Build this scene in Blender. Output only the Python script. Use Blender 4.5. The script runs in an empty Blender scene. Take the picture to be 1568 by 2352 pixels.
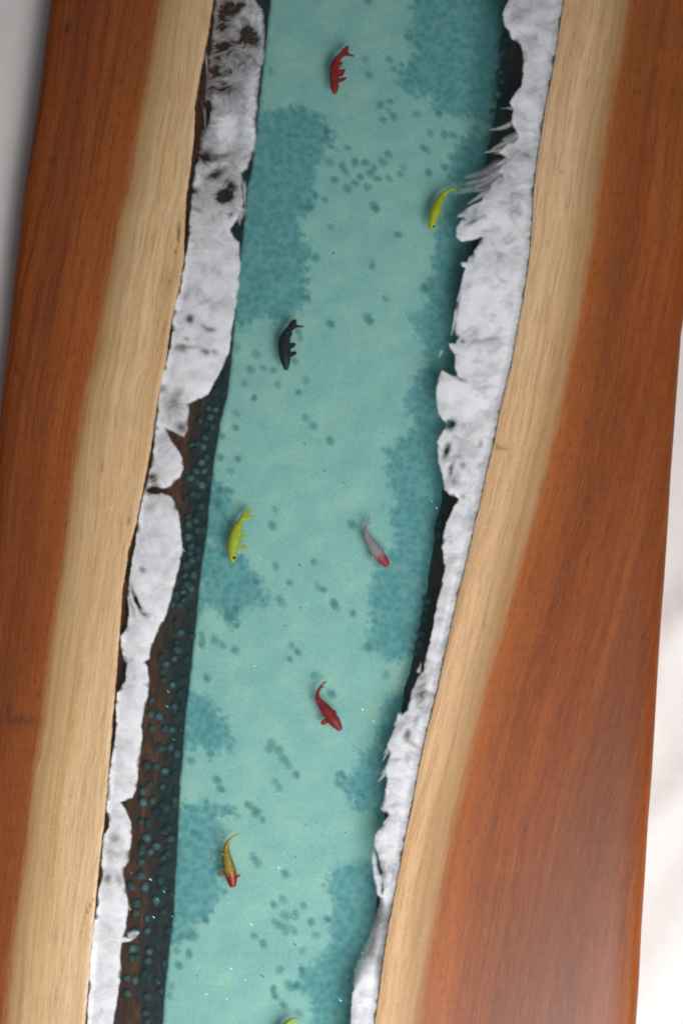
import bpy, bmesh, math, random
import numpy as np
from mathutils import Vector

random.seed(7)
RNG = np.random.default_rng(7)
scn = bpy.context.scene
COL = scn.collection
D2R = math.radians

# ------------------------------------------------------------------ camera, world, lights
CAM_D, CAM_T = 1.6, D2R(8.0)
KF = 0.41 / 1.6
cam = bpy.data.cameras.new("camera")
cam_o = bpy.data.objects.new("camera", cam)
COL.objects.link(cam_o)
CAM_C = np.array([0.0, -CAM_D * math.sin(CAM_T), CAM_D * math.cos(CAM_T)])
cam_o.location = CAM_C
cam_o.rotation_euler = (CAM_T, 0, 0)
cam.sensor_fit = 'VERTICAL'
cam.sensor_height = 24.0
cam.lens = 12.0 / KF
cam.clip_start, cam.clip_end = 0.05, 50
cam.dof.use_dof = True
cam.dof.focus_distance = 1.6
cam.dof.aperture_fstop = 5.6
scn.camera = cam_o

world = bpy.data.worlds.new("World")
scn.world = world
world.use_nodes = True
world.node_tree.nodes["Background"].inputs[0].default_value = (0.93, 0.96, 1.0, 1)
world.node_tree.nodes["Background"].inputs[1].default_value = 0.14

def area(name, loc, target, size, power, color):
    l = bpy.data.lights.new(name, 'AREA')
    l.shape = 'RECTANGLE'
    l.size, l.size_y = size
    l.energy = power
    l.color = color
    o = bpy.data.objects.new(name, l)
    COL.objects.link(o)
    o.location = loc
    o.rotation_euler = (Vector(target) - Vector(loc)).to_track_quat('-Z', 'Y').to_euler()
    return o

WL = area("window_light", (0.58, -0.92, 1.12), (0.12, -0.42, 0), (1.05, 1.05), 9.6, (1.0, 0.985, 0.96))
WL.data.spread = D2R(98)

scn.view_settings.view_transform = 'Standard'
scn.view_settings.look = 'None'
scn.view_settings.exposure = 0.0
scn.view_settings.gamma = 1.0
scn.view_settings.use_curve_mapping = False
scn.cycles.transparent_max_bounces = 24
scn.cycles.volume_bounces = 1
scn.cycles.use_denoising = True
scn.cycles.filter_width = 1.9

# ------------------------------------------------------------------ geometry helpers
U = 0.41 / 1176.0                       # metres per unit at the table top
ct, st = math.cos(CAM_T), math.sin(CAM_T)

def P(px, py, z):
    """Point at height z of the place measured at (px, py) on the photograph."""
    px = np.asarray(px, float); py = np.asarray(py, float); z = np.asarray(z, float)
    a = (px - 784.0) / 1176.0 * KF
    b = (1176.0 - py) / 1176.0 * KF
    dx, dy, dz = a, b * ct + st, b * st - ct
    t = (z - CAM_C[2]) / dz
    return np.stack(np.broadcast_arrays(CAM_C[0] + t * dx, CAM_C[1] + t * dy, z), -1)

def _hash(ix, iy, seed):
    h = (ix * 374761393 + iy * 668265263 + seed * 974634777) & 0xffffffff
    h = ((h ^ (h >> 13)) * 1274126177) & 0xffffffff
    h = (h ^ (h >> 16)) & 0xffffffff
    return h / 4294967295.0

def vnoise(x, y, seed=0):
    x = np.asarray(x, float); y = np.asarray(y, float)
    x0 = np.floor(x).astype(np.int64); y0 = np.floor(y).astype(np.int64)
    fx, fy = x - x0, y - y0
    def g(ix, iy):
        a = _hash(ix, iy, seed) * 2 * np.pi
        return np.cos(a) * (x - ix) + np.sin(a) * (y - iy)
    sx = fx * fx * fx * (fx * (fx * 6 - 15) + 10); sy = fy * fy * fy * (fy * (fy * 6 - 15) + 10)
    n0 = g(x0, y0) * (1 - sx) + g(x0 + 1, y0) * sx
    n1 = g(x0, y0 + 1) * (1 - sx) + g(x0 + 1, y0 + 1) * sx
    return (n0 * (1 - sy) + n1 * sy) * 1.45

def fbm(x, y, seed=0, octv=4, gain=0.5):
    s = 0; a = 1.0; t = 0
    for i in range(octv):
        s = s + a * vnoise(x * 2 ** i, y * 2 ** i, seed + i * 17); t += a; a *= gain
    return s / t

def sstep(a, b, x):
    t = np.clip((np.asarray(x, float) - a) / (b - a), 0, 1)
    return t * t * (3 - 2 * t)

def poly_sdf(px, py, poly):
    """Signed distance (positive inside) of points to a closed polygon."""
    px = np.asarray(px, float); py = np.asarray(py, float)
    d = np.full(px.shape, 1e18); inside = np.zeros(px.shape, bool)
    n = len(poly)
    for i in range(n):
        x0, y0 = poly[i]; x1, y1 = poly[(i + 1) % n]
        ex, ey = x1 - x0, y1 - y0
        L = ex * ex + ey * ey + 1e-9
        t = np.clip(((px - x0) * ex + (py - y0) * ey) / L, 0, 1)
        d = np.minimum(d, (px - x0 - t * ex) ** 2 + (py - y0 - t * ey) ** 2)
        c = (y0 > py) != (y1 > py)
        xi = (x1 - x0) * (py - y0) / (y1 - y0 + 1e-12) + x0
        inside ^= c & (px < xi)
    d = np.sqrt(d)
    return np.where(inside, d, -d)

def interp(tab, y):
    """x of a polyline given as (x, y) at y, with straight extension beyond its ends."""
    xs = np.array([p[0] for p in tab], float); ys = np.array([p[1] for p in tab], float)
    o = np.argsort(ys); xs, ys = xs[o], ys[o]
    y = np.asarray(y, float)
    r = np.interp(y, ys, xs)
    k0 = (xs[3] - xs[0]) / (ys[3] - ys[0]); k1 = (xs[-1] - xs[-4]) / (ys[-1] - ys[-4])
    r = np.where(y < ys[0], xs[0] + k0 * (y - ys[0]), r)
    return np.where(y > ys[-1], xs[-1] + k1 * (y - ys[-1]), r)

def mesh_np(name, verts, faces, attrs=None, smooth=True):
    me = bpy.data.meshes.new(name)
    me.from_pydata([tuple(v) for v in np.asarray(verts, float)], [], [tuple(int(i) for i in f) for f in faces])
    if attrs:
        for k, v in attrs.items():
            a = me.attributes.new(k, 'FLOAT', 'POINT')
            a.data.foreach_set('value', np.asarray(v, np.float32))
    if smooth:
        me.polygons.foreach_set('use_smooth', [True] * len(me.polygons))
    me.update()
    return me

def obj(name, me, mat=None, parent=None):
    o = bpy.data.objects.new(name, me)
    COL.objects.link(o)
    if mat is not None:
        me.materials.append(mat)
    if parent is not None:
        o.parent = parent
    return o

def tag(o, label=None, cat=None, group=None, kind=None):
    if label: o['label'] = label
    if cat: o['category'] = cat
    if group: o['group'] = group
    if kind: o['kind'] = kind
    return o

def grid_faces(r, c, off=0, flip=False):
    i = np.arange(r - 1)[:, None] * c + np.arange(c - 1)[None, :] + off
    f = np.stack([i, i + c, i + c + 1, i + 1], -1).reshape(-1, 4)
    return f[:, ::-1] if flip else f

# ------------------------------------------------------------------ material helpers
class NT:
    def __init__(self, name):
        self.m = bpy.data.materials.new(name); self.m.use_nodes = True
        self.t = self.m.node_tree
        self.t.nodes.clear()
        self.out = self.t.nodes.new('ShaderNodeOutputMaterial')
    def n(self, typ, **kw):
        nd = self.t.nodes.new(typ)
        for k, v in kw.items():
            if k.startswith('_'): setattr(nd, k[1:], v)
        return nd
    def link(self, a, b): self.t.links.new(a, b)
    def setin(self, sock, v):
        if hasattr(v, 'is_linked') or hasattr(v, 'links'): self.link(v, sock)
        else: sock.default_value = v
    def attr(self, name):
        nd = self.n('ShaderNodeAttribute'); nd.attribute_name = name
        return nd.outputs['Fac']
    def math(self, op, a, b=0.0, c=None, clamp=False):
        nd = self.n('ShaderNodeMath'); nd.operation = op; nd.use_clamp = clamp
        self.setin(nd.inputs[0], a); self.setin(nd.inputs[1], b)
        if c is not None: self.setin(nd.inputs[2], c)
        return nd.outputs[0]
    def comb(self, x, y, z=0.0):
        nd = self.n('ShaderNodeCombineXYZ')
        for i, v in enumerate((x, y, z)): self.setin(nd.inputs[i], v)
        return nd.outputs[0]
    def noise(self, vec, scale, detail=4, rough=0.55, dist=0.0):
        nd = self.n('ShaderNodeTexNoise')
        if vec is not None: self.link(vec, nd.inputs['Vector'])
        nd.inputs['Scale'].default_value = scale; nd.inputs['Detail'].default_value = detail
        nd.inputs['Roughness'].default_value = rough; nd.inputs['Distortion'].default_value = dist
        return nd.outputs['Fac']
    def ramp(self, fac, stops, interp='LINEAR'):
        nd = self.n('ShaderNodeValToRGB'); cr = nd.color_ramp; cr.interpolation = interp
        while len(cr.elements) > 1: cr.elements.remove(cr.elements[-1])
        for i, (p, c) in enumerate(stops):
            e = cr.elements[0] if i == 0 else cr.elements.new(p)
            e.position = p; e.color = (*c, 1) if len(c) == 3 else c
        self.link(fac, nd.inputs[0])
        return nd.outputs['Color']
    def rng(self, v, a, b, c=0.0, d=1.0, smooth=True):
        nd = self.n('ShaderNodeMapRange'); nd.interpolation_type = 'SMOOTHSTEP' if smooth else 'LINEAR'
        self.setin(nd.inputs['Value'], v)
        for k, x in (('From Min', a), ('From Max', b), ('To Min', c), ('To Max', d)): nd.inputs[k].default_value = x
        return nd.outputs['Result']
    def mix(self, f, a, b, blend='MIX'):
        nd = self.n('ShaderNodeMix'); nd.data_type = 'RGBA'; nd.blend_type = blend
        self.setin(nd.inputs['Factor'], f)
        for s, v in ((nd.inputs['A'], a), (nd.inputs['B'], b)) if False else ((nd.inputs[6], a), (nd.inputs[7], b)):
            self.setin(s, (*v, 1) if isinstance(v, tuple) and len(v) == 3 else v)
        return nd.outputs[2]
    def bsdf(self, color, rough=0.5, spec=0.5, **kw):
        nd = self.n('ShaderNodeBsdfPrincipled')
        self.setin(nd.inputs['Base Color'], (*color, 1) if isinstance(color, tuple) and len(color) == 3 else color)
        self.setin(nd.inputs['Roughness'], rough)
        self.setin(nd.inputs['Specular IOR Level'], spec)
        for k, v in kw.items(): self.setin(nd.inputs[k.replace('_', ' ')], v)
        return nd
    def bump(self, h, strength, dist):
        nd = self.n('ShaderNodeBump'); nd.inputs['Strength'].default_value = strength
        nd.inputs['Distance'].default_value = dist; self.link(h, nd.inputs['Height'])
        return nd.outputs['Normal']
    def pos(self):
        return self.n('ShaderNodeNewGeometry').outputs['Position']
    def objco(self):
        return self.n('ShaderNodeTexCoord').outputs['Object']
    def surf(self, s): self.link(s, self.out.inputs['Surface']); return self.m

def lin(r, g, b):
    f = lambda c: (c / 255) / 12.92 if c / 255 <= 0.04045 else ((c / 255 + 0.055) / 1.055) ** 2.4
    return (f(r), f(g), f(b))

# ------------------------------------------------------------------ outlines measured on the photograph (units)
L_OUT = [(110, 0), (78, 250), (50, 430), (28, 620), (10, 800), (0, 880), (-27, 1150), (-60, 1550), (-100, 1950), (-140, 2352)]
L_HEART = [(372, 0), (360, 75), (350, 150), (330, 260), (318, 320), (300, 440), (280, 500), (265, 588), (245, 680), (220, 830), (202, 900), (188, 1000), (175, 1080), (163, 1180), (145, 1330), (118, 1520), (102, 1650), (90, 1740), (82, 1764), (65, 1950), (50, 2050), (30, 2200), (15, 2352)]
L_IN = [(489, 0), (475, 90), (462, 150), (447, 240), (445, 310), (435, 400), (427, 450), (422, 560), (423, 590), (413, 650), (392, 740), (382, 820), (370, 875), (360, 930), (350, 1000), (340, 1060), (330, 1110), (320, 1160), (312, 1200), (295, 1260), (280, 1360), (273, 1470), (265, 1570), (255, 1690), (250, 1760), (243, 1850), (230, 1960), (218, 2080), (205, 2230), (195, 2352)]
L_BED = [(625, 0), (612, 120), (595, 270), (582, 390), (572, 430), (560, 560), (552, 600), (542, 730), (530, 830), (520, 910), (505, 970), (490, 1060), (480, 1150), (472, 1230), (457, 1340), (445, 1470), (435, 1560), (425, 1650), (417, 1750), (412, 1800), (405, 1960), (397, 2100), (382, 2230), (372, 2352)]
R_BED = [(1160, 0), (1150, 100), (1140, 250), (1120, 350), (1100, 430), (1085, 550), (1070, 650), (1055, 800), (1045, 900), (1030, 1000), (1013, 1120), (1000, 1200), (985, 1300), (970, 1400), (950, 1500), (925, 1600), (905, 1680), (895, 1780), (882, 1900), (876, 2000), (868, 2100), (850, 2230), (830, 2352)]
R_IN = [(1294, 0), (1279, 100), (1266, 180), (1256, 225), (1244, 300), (1234, 360), (1226, 430), (1221, 530), (1216, 588), (1201, 690), (1186, 770), (1176, 830), (1161, 890), (1151, 930), (1136, 1010), (1119, 1080), (1104, 1150), (1094, 1190), (1074, 1280), (1051, 1370), (1034, 1450), (1016, 1530), (1004, 1590), (986, 1660), (976, 1700), (961, 1770), (949, 1840), (934, 1910), (919, 1990), (904, 2070), (889, 2150), (876, 2240), (861, 2352)]
R_HEART = [(1441, 0), (1429, 80), (1414, 160), (1396, 250), (1384, 330), (1371, 430), (1359, 530), (1349, 588), (1329, 700), (1314, 780), (1299, 860), (1284, 940), (1264, 1020), (1244, 1100), (1226, 1176), (1194, 1280), (1169, 1370), (1149, 1450), (1124, 1530), (1104, 1610), (1084, 1700), (1069, 1764), (1044, 1860), (1029, 1930), (1009, 2030), (994, 2120), (976, 2220), (956, 2352)]
R_OUT = [(1640, 0), (1620, 300), (1595, 600), (1568, 763), (1557, 913), (1544, 1088), (1539, 1176), (1529, 1330), (1521, 1430), (1514, 1540), (1506, 1680), (1500, 1780), (1491, 1890), (1484, 2010), (1476, 2130), (1469, 2270), (1463, 2352)]
Y0, Y1 = -420.0, 2780.0
ZB = -0.031                               # river bed
Z_BOT = -0.042                            # underside of the table

def l_in(y): return interp(L_IN, y) + 2.0 * fbm(np.asarray(y) / 14.0, np.zeros_like(y) + 3.3, 5, 3)
def r_in(y): return interp(R_IN, y) + 1.6 * fbm(np.asarray(y) / 14.0, np.zeros_like(y) + 8.3, 6, 3)

# ------------------------------------------------------------------ wood
def wood_material(name, light_heart, mid_heart, dark_heart, sap_a, sap_b, seed, ribbon, outer, lines, dens):
    w = NT(name)
    d = w.attr('across'); s = w.attr('along')             # metres from the heartwood line, metres along the grain
    warp = w.noise(w.comb(w.math('MULTIPLY', d, 14.0), w.math('MULTIPLY', s, 3.0), seed), 1.0, 2)
    dw = w.math('ADD', d, w.math('MULTIPLY', w.math('SUBTRACT', warp, 0.5), 0.020))
    band = w.noise(w.comb(w.math('MULTIPLY', dw, 26.0), w.math('MULTIPLY', s, 1.1), seed + 3), 1.0, 3, 0.6)
    fine = w.noise(w.comb(w.math('MULTIPLY', dw, dens), w.math('MULTIPLY', s, 5.0), seed + 7), 1.0, 3, 0.6)
    hair = w.noise(w.comb(w.math('MULTIPLY', dw, 900.0), w.math('MULTIPLY', s, 34.0), seed + 11), 1.0, 2, 0.6)
    pores = w.noise(w.comb(w.math('MULTIPLY', d, 1500.0), w.math('MULTIPLY', s, 110.0), seed + 17), 1.0, 1, 0.5)
    fleck = w.noise(w.comb(w.math('MULTIPLY', d, 700.0), w.math('MULTIPLY', s, 330.0), seed + 23), 1.0, 2, 0.5)
    heart = w.ramp(band, [(0.28, dark_heart), (0.47, mid_heart), (0.70, light_heart)])
    slow = w.noise(w.comb(w.math('MULTIPLY', dw, 13.0), w.math('MULTIPLY', s, 1.6), seed + 41), 1.0, 2, 0.5)
    heart = w.mix(w.rng(slow, 0.42, 0.68, 0, 0.55), heart, tuple(c * k for c, k in zip(dark_heart, (.88, 1.0, 1.2))))
    heart = w.mix(w.rng(fine, 0.45, 0.66, 0, lines), heart, tuple(c * .85 for c in dark_heart))
    heart = w.mix(w.rng(hair, 0.52, 0.74, 0, 0.35), heart, tuple(c * 0.6 for c in dark_heart))
    heart = w.mix(w.rng(hair, 0.50, 0.28, 0, 0.22), heart, tuple(min(1, c * 1.25) for c in light_heart))
    heart = w.mix(w.rng(fleck, 0.60, 0.78, 0, 0.25), heart, light_heart)
    heart = w.mix(w.rng(d, 0.025, 0.085, 0, outer), heart, tuple(c * .8 for c in dark_heart))
    heart = w.mix(w.rng(d, 0.045, 0.0, 0, ribbon), heart, light_heart)
    sap = w.ramp(w.noise(w.comb(w.math('MULTIPLY', dw, 70.0), w.math('MULTIPLY', s, 2.0), seed + 31), 1.0, 3, 0.6), [(0.3, sap_a), (0.7, sap_b)])
    sap = w.mix(w.rng(hair, 0.46, 0.70, 0, 0.55), sap, tuple(c * 0.62 for c in sap_a))
    sap = w.mix(w.rng(fine, 0.47, 0.68, 0, 0.40), sap, tuple(c * 0.72 for c in sap_a))
    sap = w.mix(w.rng(fleck, 0.56, 0.76, 0, 0.5), sap, tuple(min(1, c * 1.2) for c in sap_b))
    # olive transition stripe on the sapwood side of the line
    sap = w.mix(w.rng(w.math('ADD', d, w.math('MULTIPLY', w.math('SUBTRACT', fine, 0.5), 0.018)), -0.028, 0.000, 0, 0.72), sap, tuple(c * k for c, k in zip(sap_a, (0.56, 0.56, 0.50))))
    dj = w.math('ADD', d, w.math('MULTIPLY', w.math('SUBTRACT', hair, 0.5), 0.006))
    dj = w.math('ADD', dj, w.math('MULTIPLY', w.math('SUBTRACT', fine, 0.5), 0.006))
    col = w.mix(w.rng(dj, -0.0046, 0.0060), sap, heart)
    col = w.mix(w.math('MULTIPLY', w.rng(pores, 0.58, 0.72, 0, 0.6), w.rng(d, -.002, .004, 0.12, 1.0)), col, tuple(c * 0.5 for c in dark_heart))
    mk = w.attr('mark')
    col = w.mix(mk, col, (0.035, 0.016, 0.010))
    rough = w.math('ADD', 0.40, w.math('MULTIPLY', hair, 0.12))
    b = w.bsdf(col, rough, 0.15, Coat_Weight=w.math('MULTIPLY', w.math('SUBTRACT', 1.0, w.attr('edge')), 0.75), Coat_Roughness=0.30)
    nrm = w.bump(w.math('ADD', w.math('MULTIPLY', hair, 0.6), w.math('MULTIPLY', fleck, 0.6)), 0.25, 0.0006)
    w.link(nrm, b.inputs['Normal'])
    return w.surf(b.outputs[0])

def slab(name, f_in, f_heart, f_out, side, mat, parent, marks):
    """A plank with a live inner edge; side = -1 left of the river, +1 right of it."""
    ys = np.arange(Y0, Y1 + 1, 5.0); nr = len(ys)
    xi, xo, xh = f_in(ys), interp(f_out, ys), interp(f_heart, ys)
    nc = 56
    v = np.linspace(0, 1, nc)
    rr = 0.011                                       # round-over
    rows, dd, ss, mk = [], [], [], []
    ang = np.linspace(0, math.pi / 2, 7)[1:]
    for k in range(nr):
        y = ys[k]
        xe = xo[k] - side * rr / U                   # where the round-over begins
        px = xi[k] + (xe - xi[k]) * v
        top = P(px, np.full(nc, y), 0.0)
        top[:, 2] -= 0.0009 * np.exp(-((px - xi[k]) * side) / 2.5)
        last = top[-1]
        arc = np.stack([last[0] + side * rr * np.sin(ang), np.full(6, last[1]), -rr + rr * np.cos(ang)], -1)
        low = np.array([[last[0] + side * rr, last[1], Z_BOT + 0.004], [last[0] + side * (rr - 0.004), last[1], Z_BOT]])
        inn = np.array([[top[0][0], top[0][1], Z_BOT]])
        rows.append(np.concatenate([top, arc, low, inn, top[:1]]))
        cosl = 0.965
        d_top = (px - xh[k]) * side * U * cosl
        d_arc = d_top[-1] + rr * ang
        dd.append(np.concatenate([d_top, d_arc, [d_arc[-1] + .02, d_arc[-1] + .03], d_top[:1], d_top[:1]]))
        ss.append(np.full(nc + 10, (Y1 - y) * U))
        m = np.zeros(nc + 10)
        for (mx, my, rx, ry, sl, st_) in marks:
            X = px - mx - sl * (y - my)
            m[:nc] = np.maximum(m[:nc], st_ * np.exp(-((X / rx) ** 2 + ((y - my) / ry) ** 2)))
        mk.append(m)
    c = nc + 10
    V = np.concatenate(rows)
    F = list(grid_faces(nr, c, 0, side < 0))
    caps = [list(range(0, c - 1)), [(nr - 1) * c + i for i in range(c - 1)]]
    me = mesh_np(name, V, F + caps, {'across': np.concatenate(dd), 'along': np.concatenate(ss), 'mark': np.concatenate(mk), 'edge': np.tile(np.concatenate([np.zeros(nc - 4), [.2, .45, .7, .85], np.linspace(.9, 1, 6), np.ones(4)]), nr)})
    return obj(name, me, mat, parent)

table = bpy.data.objects.new("river_table", None)
COL.objects.link(table)
tag(table, "wooden river table top with teal resin channel and white foam edges lying on white cloth", "table")

mat_wl = wood_material("wood_left", lin(180, 100, 46), lin(142, 71, 28), lin(102, 46, 18), lin(214, 168, 116), lin(240, 206, 163), 1.0, 0.35, 0.25, 0.55, 300.0)
mat_wr = wood_material("wood_right", lin(192, 111, 52), lin(152, 77, 31), lin(109, 53, 25), lin(208, 160, 110), lin(238, 202, 160), 51.0, 0.40, 0.34, 0.34, 230.0)
L_MARKS = [(155, 66, 6, 14, -0.1, .8), (121, 368, 10, 10, 0, .35), (40, 852, 9, 12, 0, .5), (235, 1075, 6, 10, 0, .3), (40, 1655, 45, 12, 0.3, .45), (20, 1640, 6, 30, 0, .5),
           (412, 520, 1.6, 50, -0.10, .85), (396, 610, 1.6, 60, -0.22, .8), (376, 760, 1.3, 60, -0.15, .45), (294, 1210, 1.3, 70, -0.2, .6), (205, 2085, 2.0, 26, -0.45, .7), (190, 2130, 1.4, 16, -0.3, .4), (129, 2290, 1.5, 30, -.1, .35)]
R_MARKS = [(1151, 1030, 16, 4, 0, .5), (1143, 1024, 6, 8, 1.2, .4), (1315, 85, 2, 22, -0.3, .3), (1312, 120, 2, 20, -0.5, .3), (1365, 2190, 1.6, 60, 0.02, .4), (1372, 2140, 1.6, 30, 0.6, .35), (1108, 1440, 3, 30, -.3, .3), (1225, 1320, 3, 40, -.3, .35), (1290, 395, 5, 3, 0, .4)]
wl = slab("wood_slab", l_in, L_HEART, L_OUT, -1, mat_wl, table, L_MARKS)
wr = slab("wood_slab", r_in, R_HEART, R_OUT, 1, mat_wr, table, R_MARKS)

# live edges running down under the resin
b_ = NT("live_edge_wood")
v_ = b_.attr('down'); p_ = b_.pos()
mp = b_.n('ShaderNodeMapping'); mp.inputs['Scale'].default_value = (1.0, 0.22, 1.0); b_.link(p_, mp.inputs['Vector'])
n1 = b_.noise(mp.outputs[0], 260, 4, 0.65); n2 = b_.noise(mp.outputs[0], 70, 3)
c_ = b_.ramp(n1, [(0.30, lin(32, 20, 14)), (0.52, lin(72, 42, 23)), (0.78, lin(118, 70, 37))])
c_ = b_.mix(b_.rng(n2, 0.40, 0.66, 0, 0.6), c_, lin(44, 28, 19))
# blue-black tone that deepens down the bank towards the bed
foot_tone = b_.rng(b_.math('ADD', v_, b_.math('MULTIPLY', b_.math('SUBTRACT', n2, 0.5), 0.5)), 0.46, 0.86, 0, 0.93)
c_ = b_.mix(foot_tone, c_, b_.ramp(b_.noise(p_, 200, 2), [(.4, lin(12, 18, 20)), (.7, lin(28, 46, 50))]))
bb = b_.bsdf(c_, 0.7, 0.2)
b_.link(b_.bump(n1, 0.5, 0.002), bb.inputs['Normal'])
mat_bank = b_.surf(bb.outputs[0])

def bank_z(v, s=None):
    return -0.0012 + (ZB - 0.0030 + 0.0012) * np.power(np.clip(v, 0, 1), 0.42)

def bank(name, f_in, f_bed, side, parent):
    ys = np.arange(Y0, Y1 + 1, 6.0); nr, nc = len(ys), 26
    v = np.linspace(0, 1, nc) ** 1.5
    yy = np.repeat(ys[:, None], nc, 1); vv = np.repeat(v[None, :], nr, 0)
    xi = f_in(ys)[:, None]; xb = interp(f_bed, ys)[:, None] - side * 14
    px = xi + (xb - xi) * vv + side * 0.4
    z = bank_z(vv) + 0.0022 * fbm(px / 26, yy / 60, 41, 4) * np.sin(np.pi * np.clip(vv, 0, 1)) ** 0.7
    V = P(px, yy, z).reshape(-1, 3)
    me = mesh_np(name, V, grid_faces(nr, nc, 0, side > 0), {'down': vv.reshape(-1)})
    return obj(name, me, mat_bank, parent)

bank("live_edge", l_in, L_BED, -1, wl)
bank("live_edge", r_in, R_BED, 1, wr)

# ------------------------------------------------------------------ river bed
TS = 2.4828
TO = {1: (551.2, 0), 2: (516.7, 310), 3: (459.3, 620.1), 4: (401.9, 930.1), 5: (367.5, 1240.2), 6: (310, 1550.2), 7: (252.6, 1860.2), 8: (229.7, 2030.2)}
def T(k, pts): return [(TO[k][0] + x / TS, TO[k][1] + y / TS) for x, y in pts]

ZONES = [
    T(1, [(965, -300), (985, 130), (950, 230), (1000, 300), (910, 380), (890, 480), (960, 520), (1090, 560), (1110, 640), (1300, 680), (1420, 700), (1560, -300)]),
    T(1, [(120, 640), (340, 605), (470, 660), (520, 740), (540, 850), (60, 850)]),
    T(2, [(170, 0), (580, 0), (570, 120), (520, 190), (500, 280), (520, 350), (490, 440), (420, 490), (440, 600), (520, 690), (460, 730), (470, 820), (60, 820)]),
    T(2, [(1200, 560), (1180, 820), (1390, 820), (1400, 450), (1420, 330), (1280, 330), (1250, 420)]),
    T(2, [(1400, 0), (1300, 90), (1250, 180), (1310, 300), (1480, 250), (1540, 0)]),
    T(3, [(210, -20), (620, -20), (600, 100), (620, 180), (540, 250), (480, 300), (380, 260), (250, 330), (190, 280)]),
    T(3, [(1340, 0), (1260, 90), (1300, 180), (1200, 260), (1240, 380), (1290, 440), (1290, 560), (1220, 620), (1170, 720), (1180, 820), (1420, 820), (1500, 400), (1540, 0)]),
    T(4, [(1310, -20), (1360, 110), (1300, 190), (1200, 260), (1210, 340), (1220, 460), (1270, 560), (1210, 590), (1240, 680), (1270, 820), (1500, 820), (1560, 520), (1560, -20)]),
    T(4, [(190, 380), (290, 460), (320, 520), (300, 580), (290, 800), (180, 800)]),
    T(5, [(250, 30), (480, 80), (560, 220), (600, 290), (640, 370), (560, 360), (470, 400), (430, 500), (380, 460), (340, 390), (210, 380)]),
    T(5, [(1290, 40), (1220, 180), (1190, 280), (1200, 450), (1170, 600), (1230, 640), (1320, 690), (1440, 640), (1500, 450), (1540, 150), (1560, 0)]),
    T(6, [(310, 100), (420, 120), (470, 200), (520, 240), (560, 350), (570, 420), (500, 430), (430, 460), (370, 430), (280, 420), (280, 200)]),
    T(6, [(290, 730), (420, 720), (520, 740), (600, 800), (230, 810)]),
    T(6, [(1560, 100), (1420, 130), (1400, 300), (1370, 400), (1280, 430), (1290, 520), (1180, 580), (1200, 680), (1250, 760), (1400, 820), (1470, 600), (1500, 450)]),
    T(7, [(390, 0), (640, 0), (600, 60), (650, 100), (600, 220), (640, 460), (600, 540), (560, 640), (480, 660), (500, 720), (340, 760), (360, 600), (375, 300)]),
    T(7, [(1340, 300), (1230, 400), (1260, 520), (1300, 560), (1230, 640), (1330, 700), (1300, 820), (1480, 820), (1560, 600), (1540, 300)]),
    T(8, [(1600, 20), (1330, 90), (1300, 210), (1320, 280), (1290, 380), (1230, 440), (1160, 480), (1140, 560), (1080, 590), (1200, 640), (1230, 1100), (1480, 1100), (1500, 650), (1560, 400)]),
]
def bed_z(x, y):
    return ZB + 0.0007 * fbm(np.asarray(x) / 60, np.asarray(y) / 60, 33, 2) + 0.00008 * fbm(np.asarray(x) / 12, np.asarray(y) / 12, 35, 1)

def zone_mask(px, py, soft=24.0):
    wx = px + 12 * fbm(px / 34, py / 34, 71, 3); wy = py + 12 * fbm(px / 34, py / 34, 91, 3)
    m = np.zeros(np.shape(px))
    for z in ZONES:
        ax = [q[0] for q in z]; ay = [q[1] for q in z]
        near = (wx > min(ax) - 60) & (wx < max(ax) + 60) & (wy > min(ay) - 60) & (wy < max(ay) + 60)
        if not near.any(): continue
        s = poly_sdf(wx[near], wy[near], z)
        m[near] = np.maximum(m[near], np.clip((s + soft) / (2 * soft), 0, 1))
    return sstep(.28, .72, m + .55 * fbm(px / 13, py / 13, 77, 3) * (m > 0.02))

ys = np.arange(Y0, Y1 + 1, 5.0); nr, nc = len(ys), 100
yy = np.repeat(ys[:, None], nc, 1); vv = np.repeat(np.linspace(0, 1, nc)[None, :], nr, 0)
xl = (interp(L_BED, ys) - 5 * (1 - sstep(700, 850, ys)) + 2.2 * fbm(ys / 22, ys * 0 + 1.5, 12, 3))[:, None]; xr = (interp(R_BED, ys) + 16 + 16 * sstep(1050, 1150, ys) * (1 - sstep(1600, 1750, ys)) + 14 * sstep(1680, 1800, ys))[:, None]
px = xl + (xr - xl) * vv
zmask = zone_mask(px.ravel(), yy.ravel()).reshape(px.shape)
zz = bed_z(px, yy)
edge = np.minimum((px - xl), 8) / 8
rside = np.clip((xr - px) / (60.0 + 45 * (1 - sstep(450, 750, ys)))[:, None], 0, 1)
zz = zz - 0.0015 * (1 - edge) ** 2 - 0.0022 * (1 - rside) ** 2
V = P(px, yy, zz).reshape(-1, 3)
# skirt and underside close the bed into a solid
idx = np.arange(nr * nc).reshape(nr, nc)
rim = np.concatenate([idx[0, :], idx[1:, -1], idx[-1, -2::-1], idx[-2:0:-1, 0]])
low = V[rim].copy(); low[:, 2] = Z_BOT
nb = len(V)
V2 = np.concatenate([V, low]); F = list(grid_faces(nr, nc))
k = len(rim)
F += [(rim[i], rim[(i + 1) % k], nb + (i + 1) % k, nb + i) for i in range(k)]
F.append([nb + i for i in range(k)])
bed_me = mesh_np("river_bed", V2, F, {'gravel': np.concatenate([zmask.ravel(), np.zeros(k)]), 'rside': np.concatenate([rside.ravel(), np.zeros(k)])})

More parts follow.
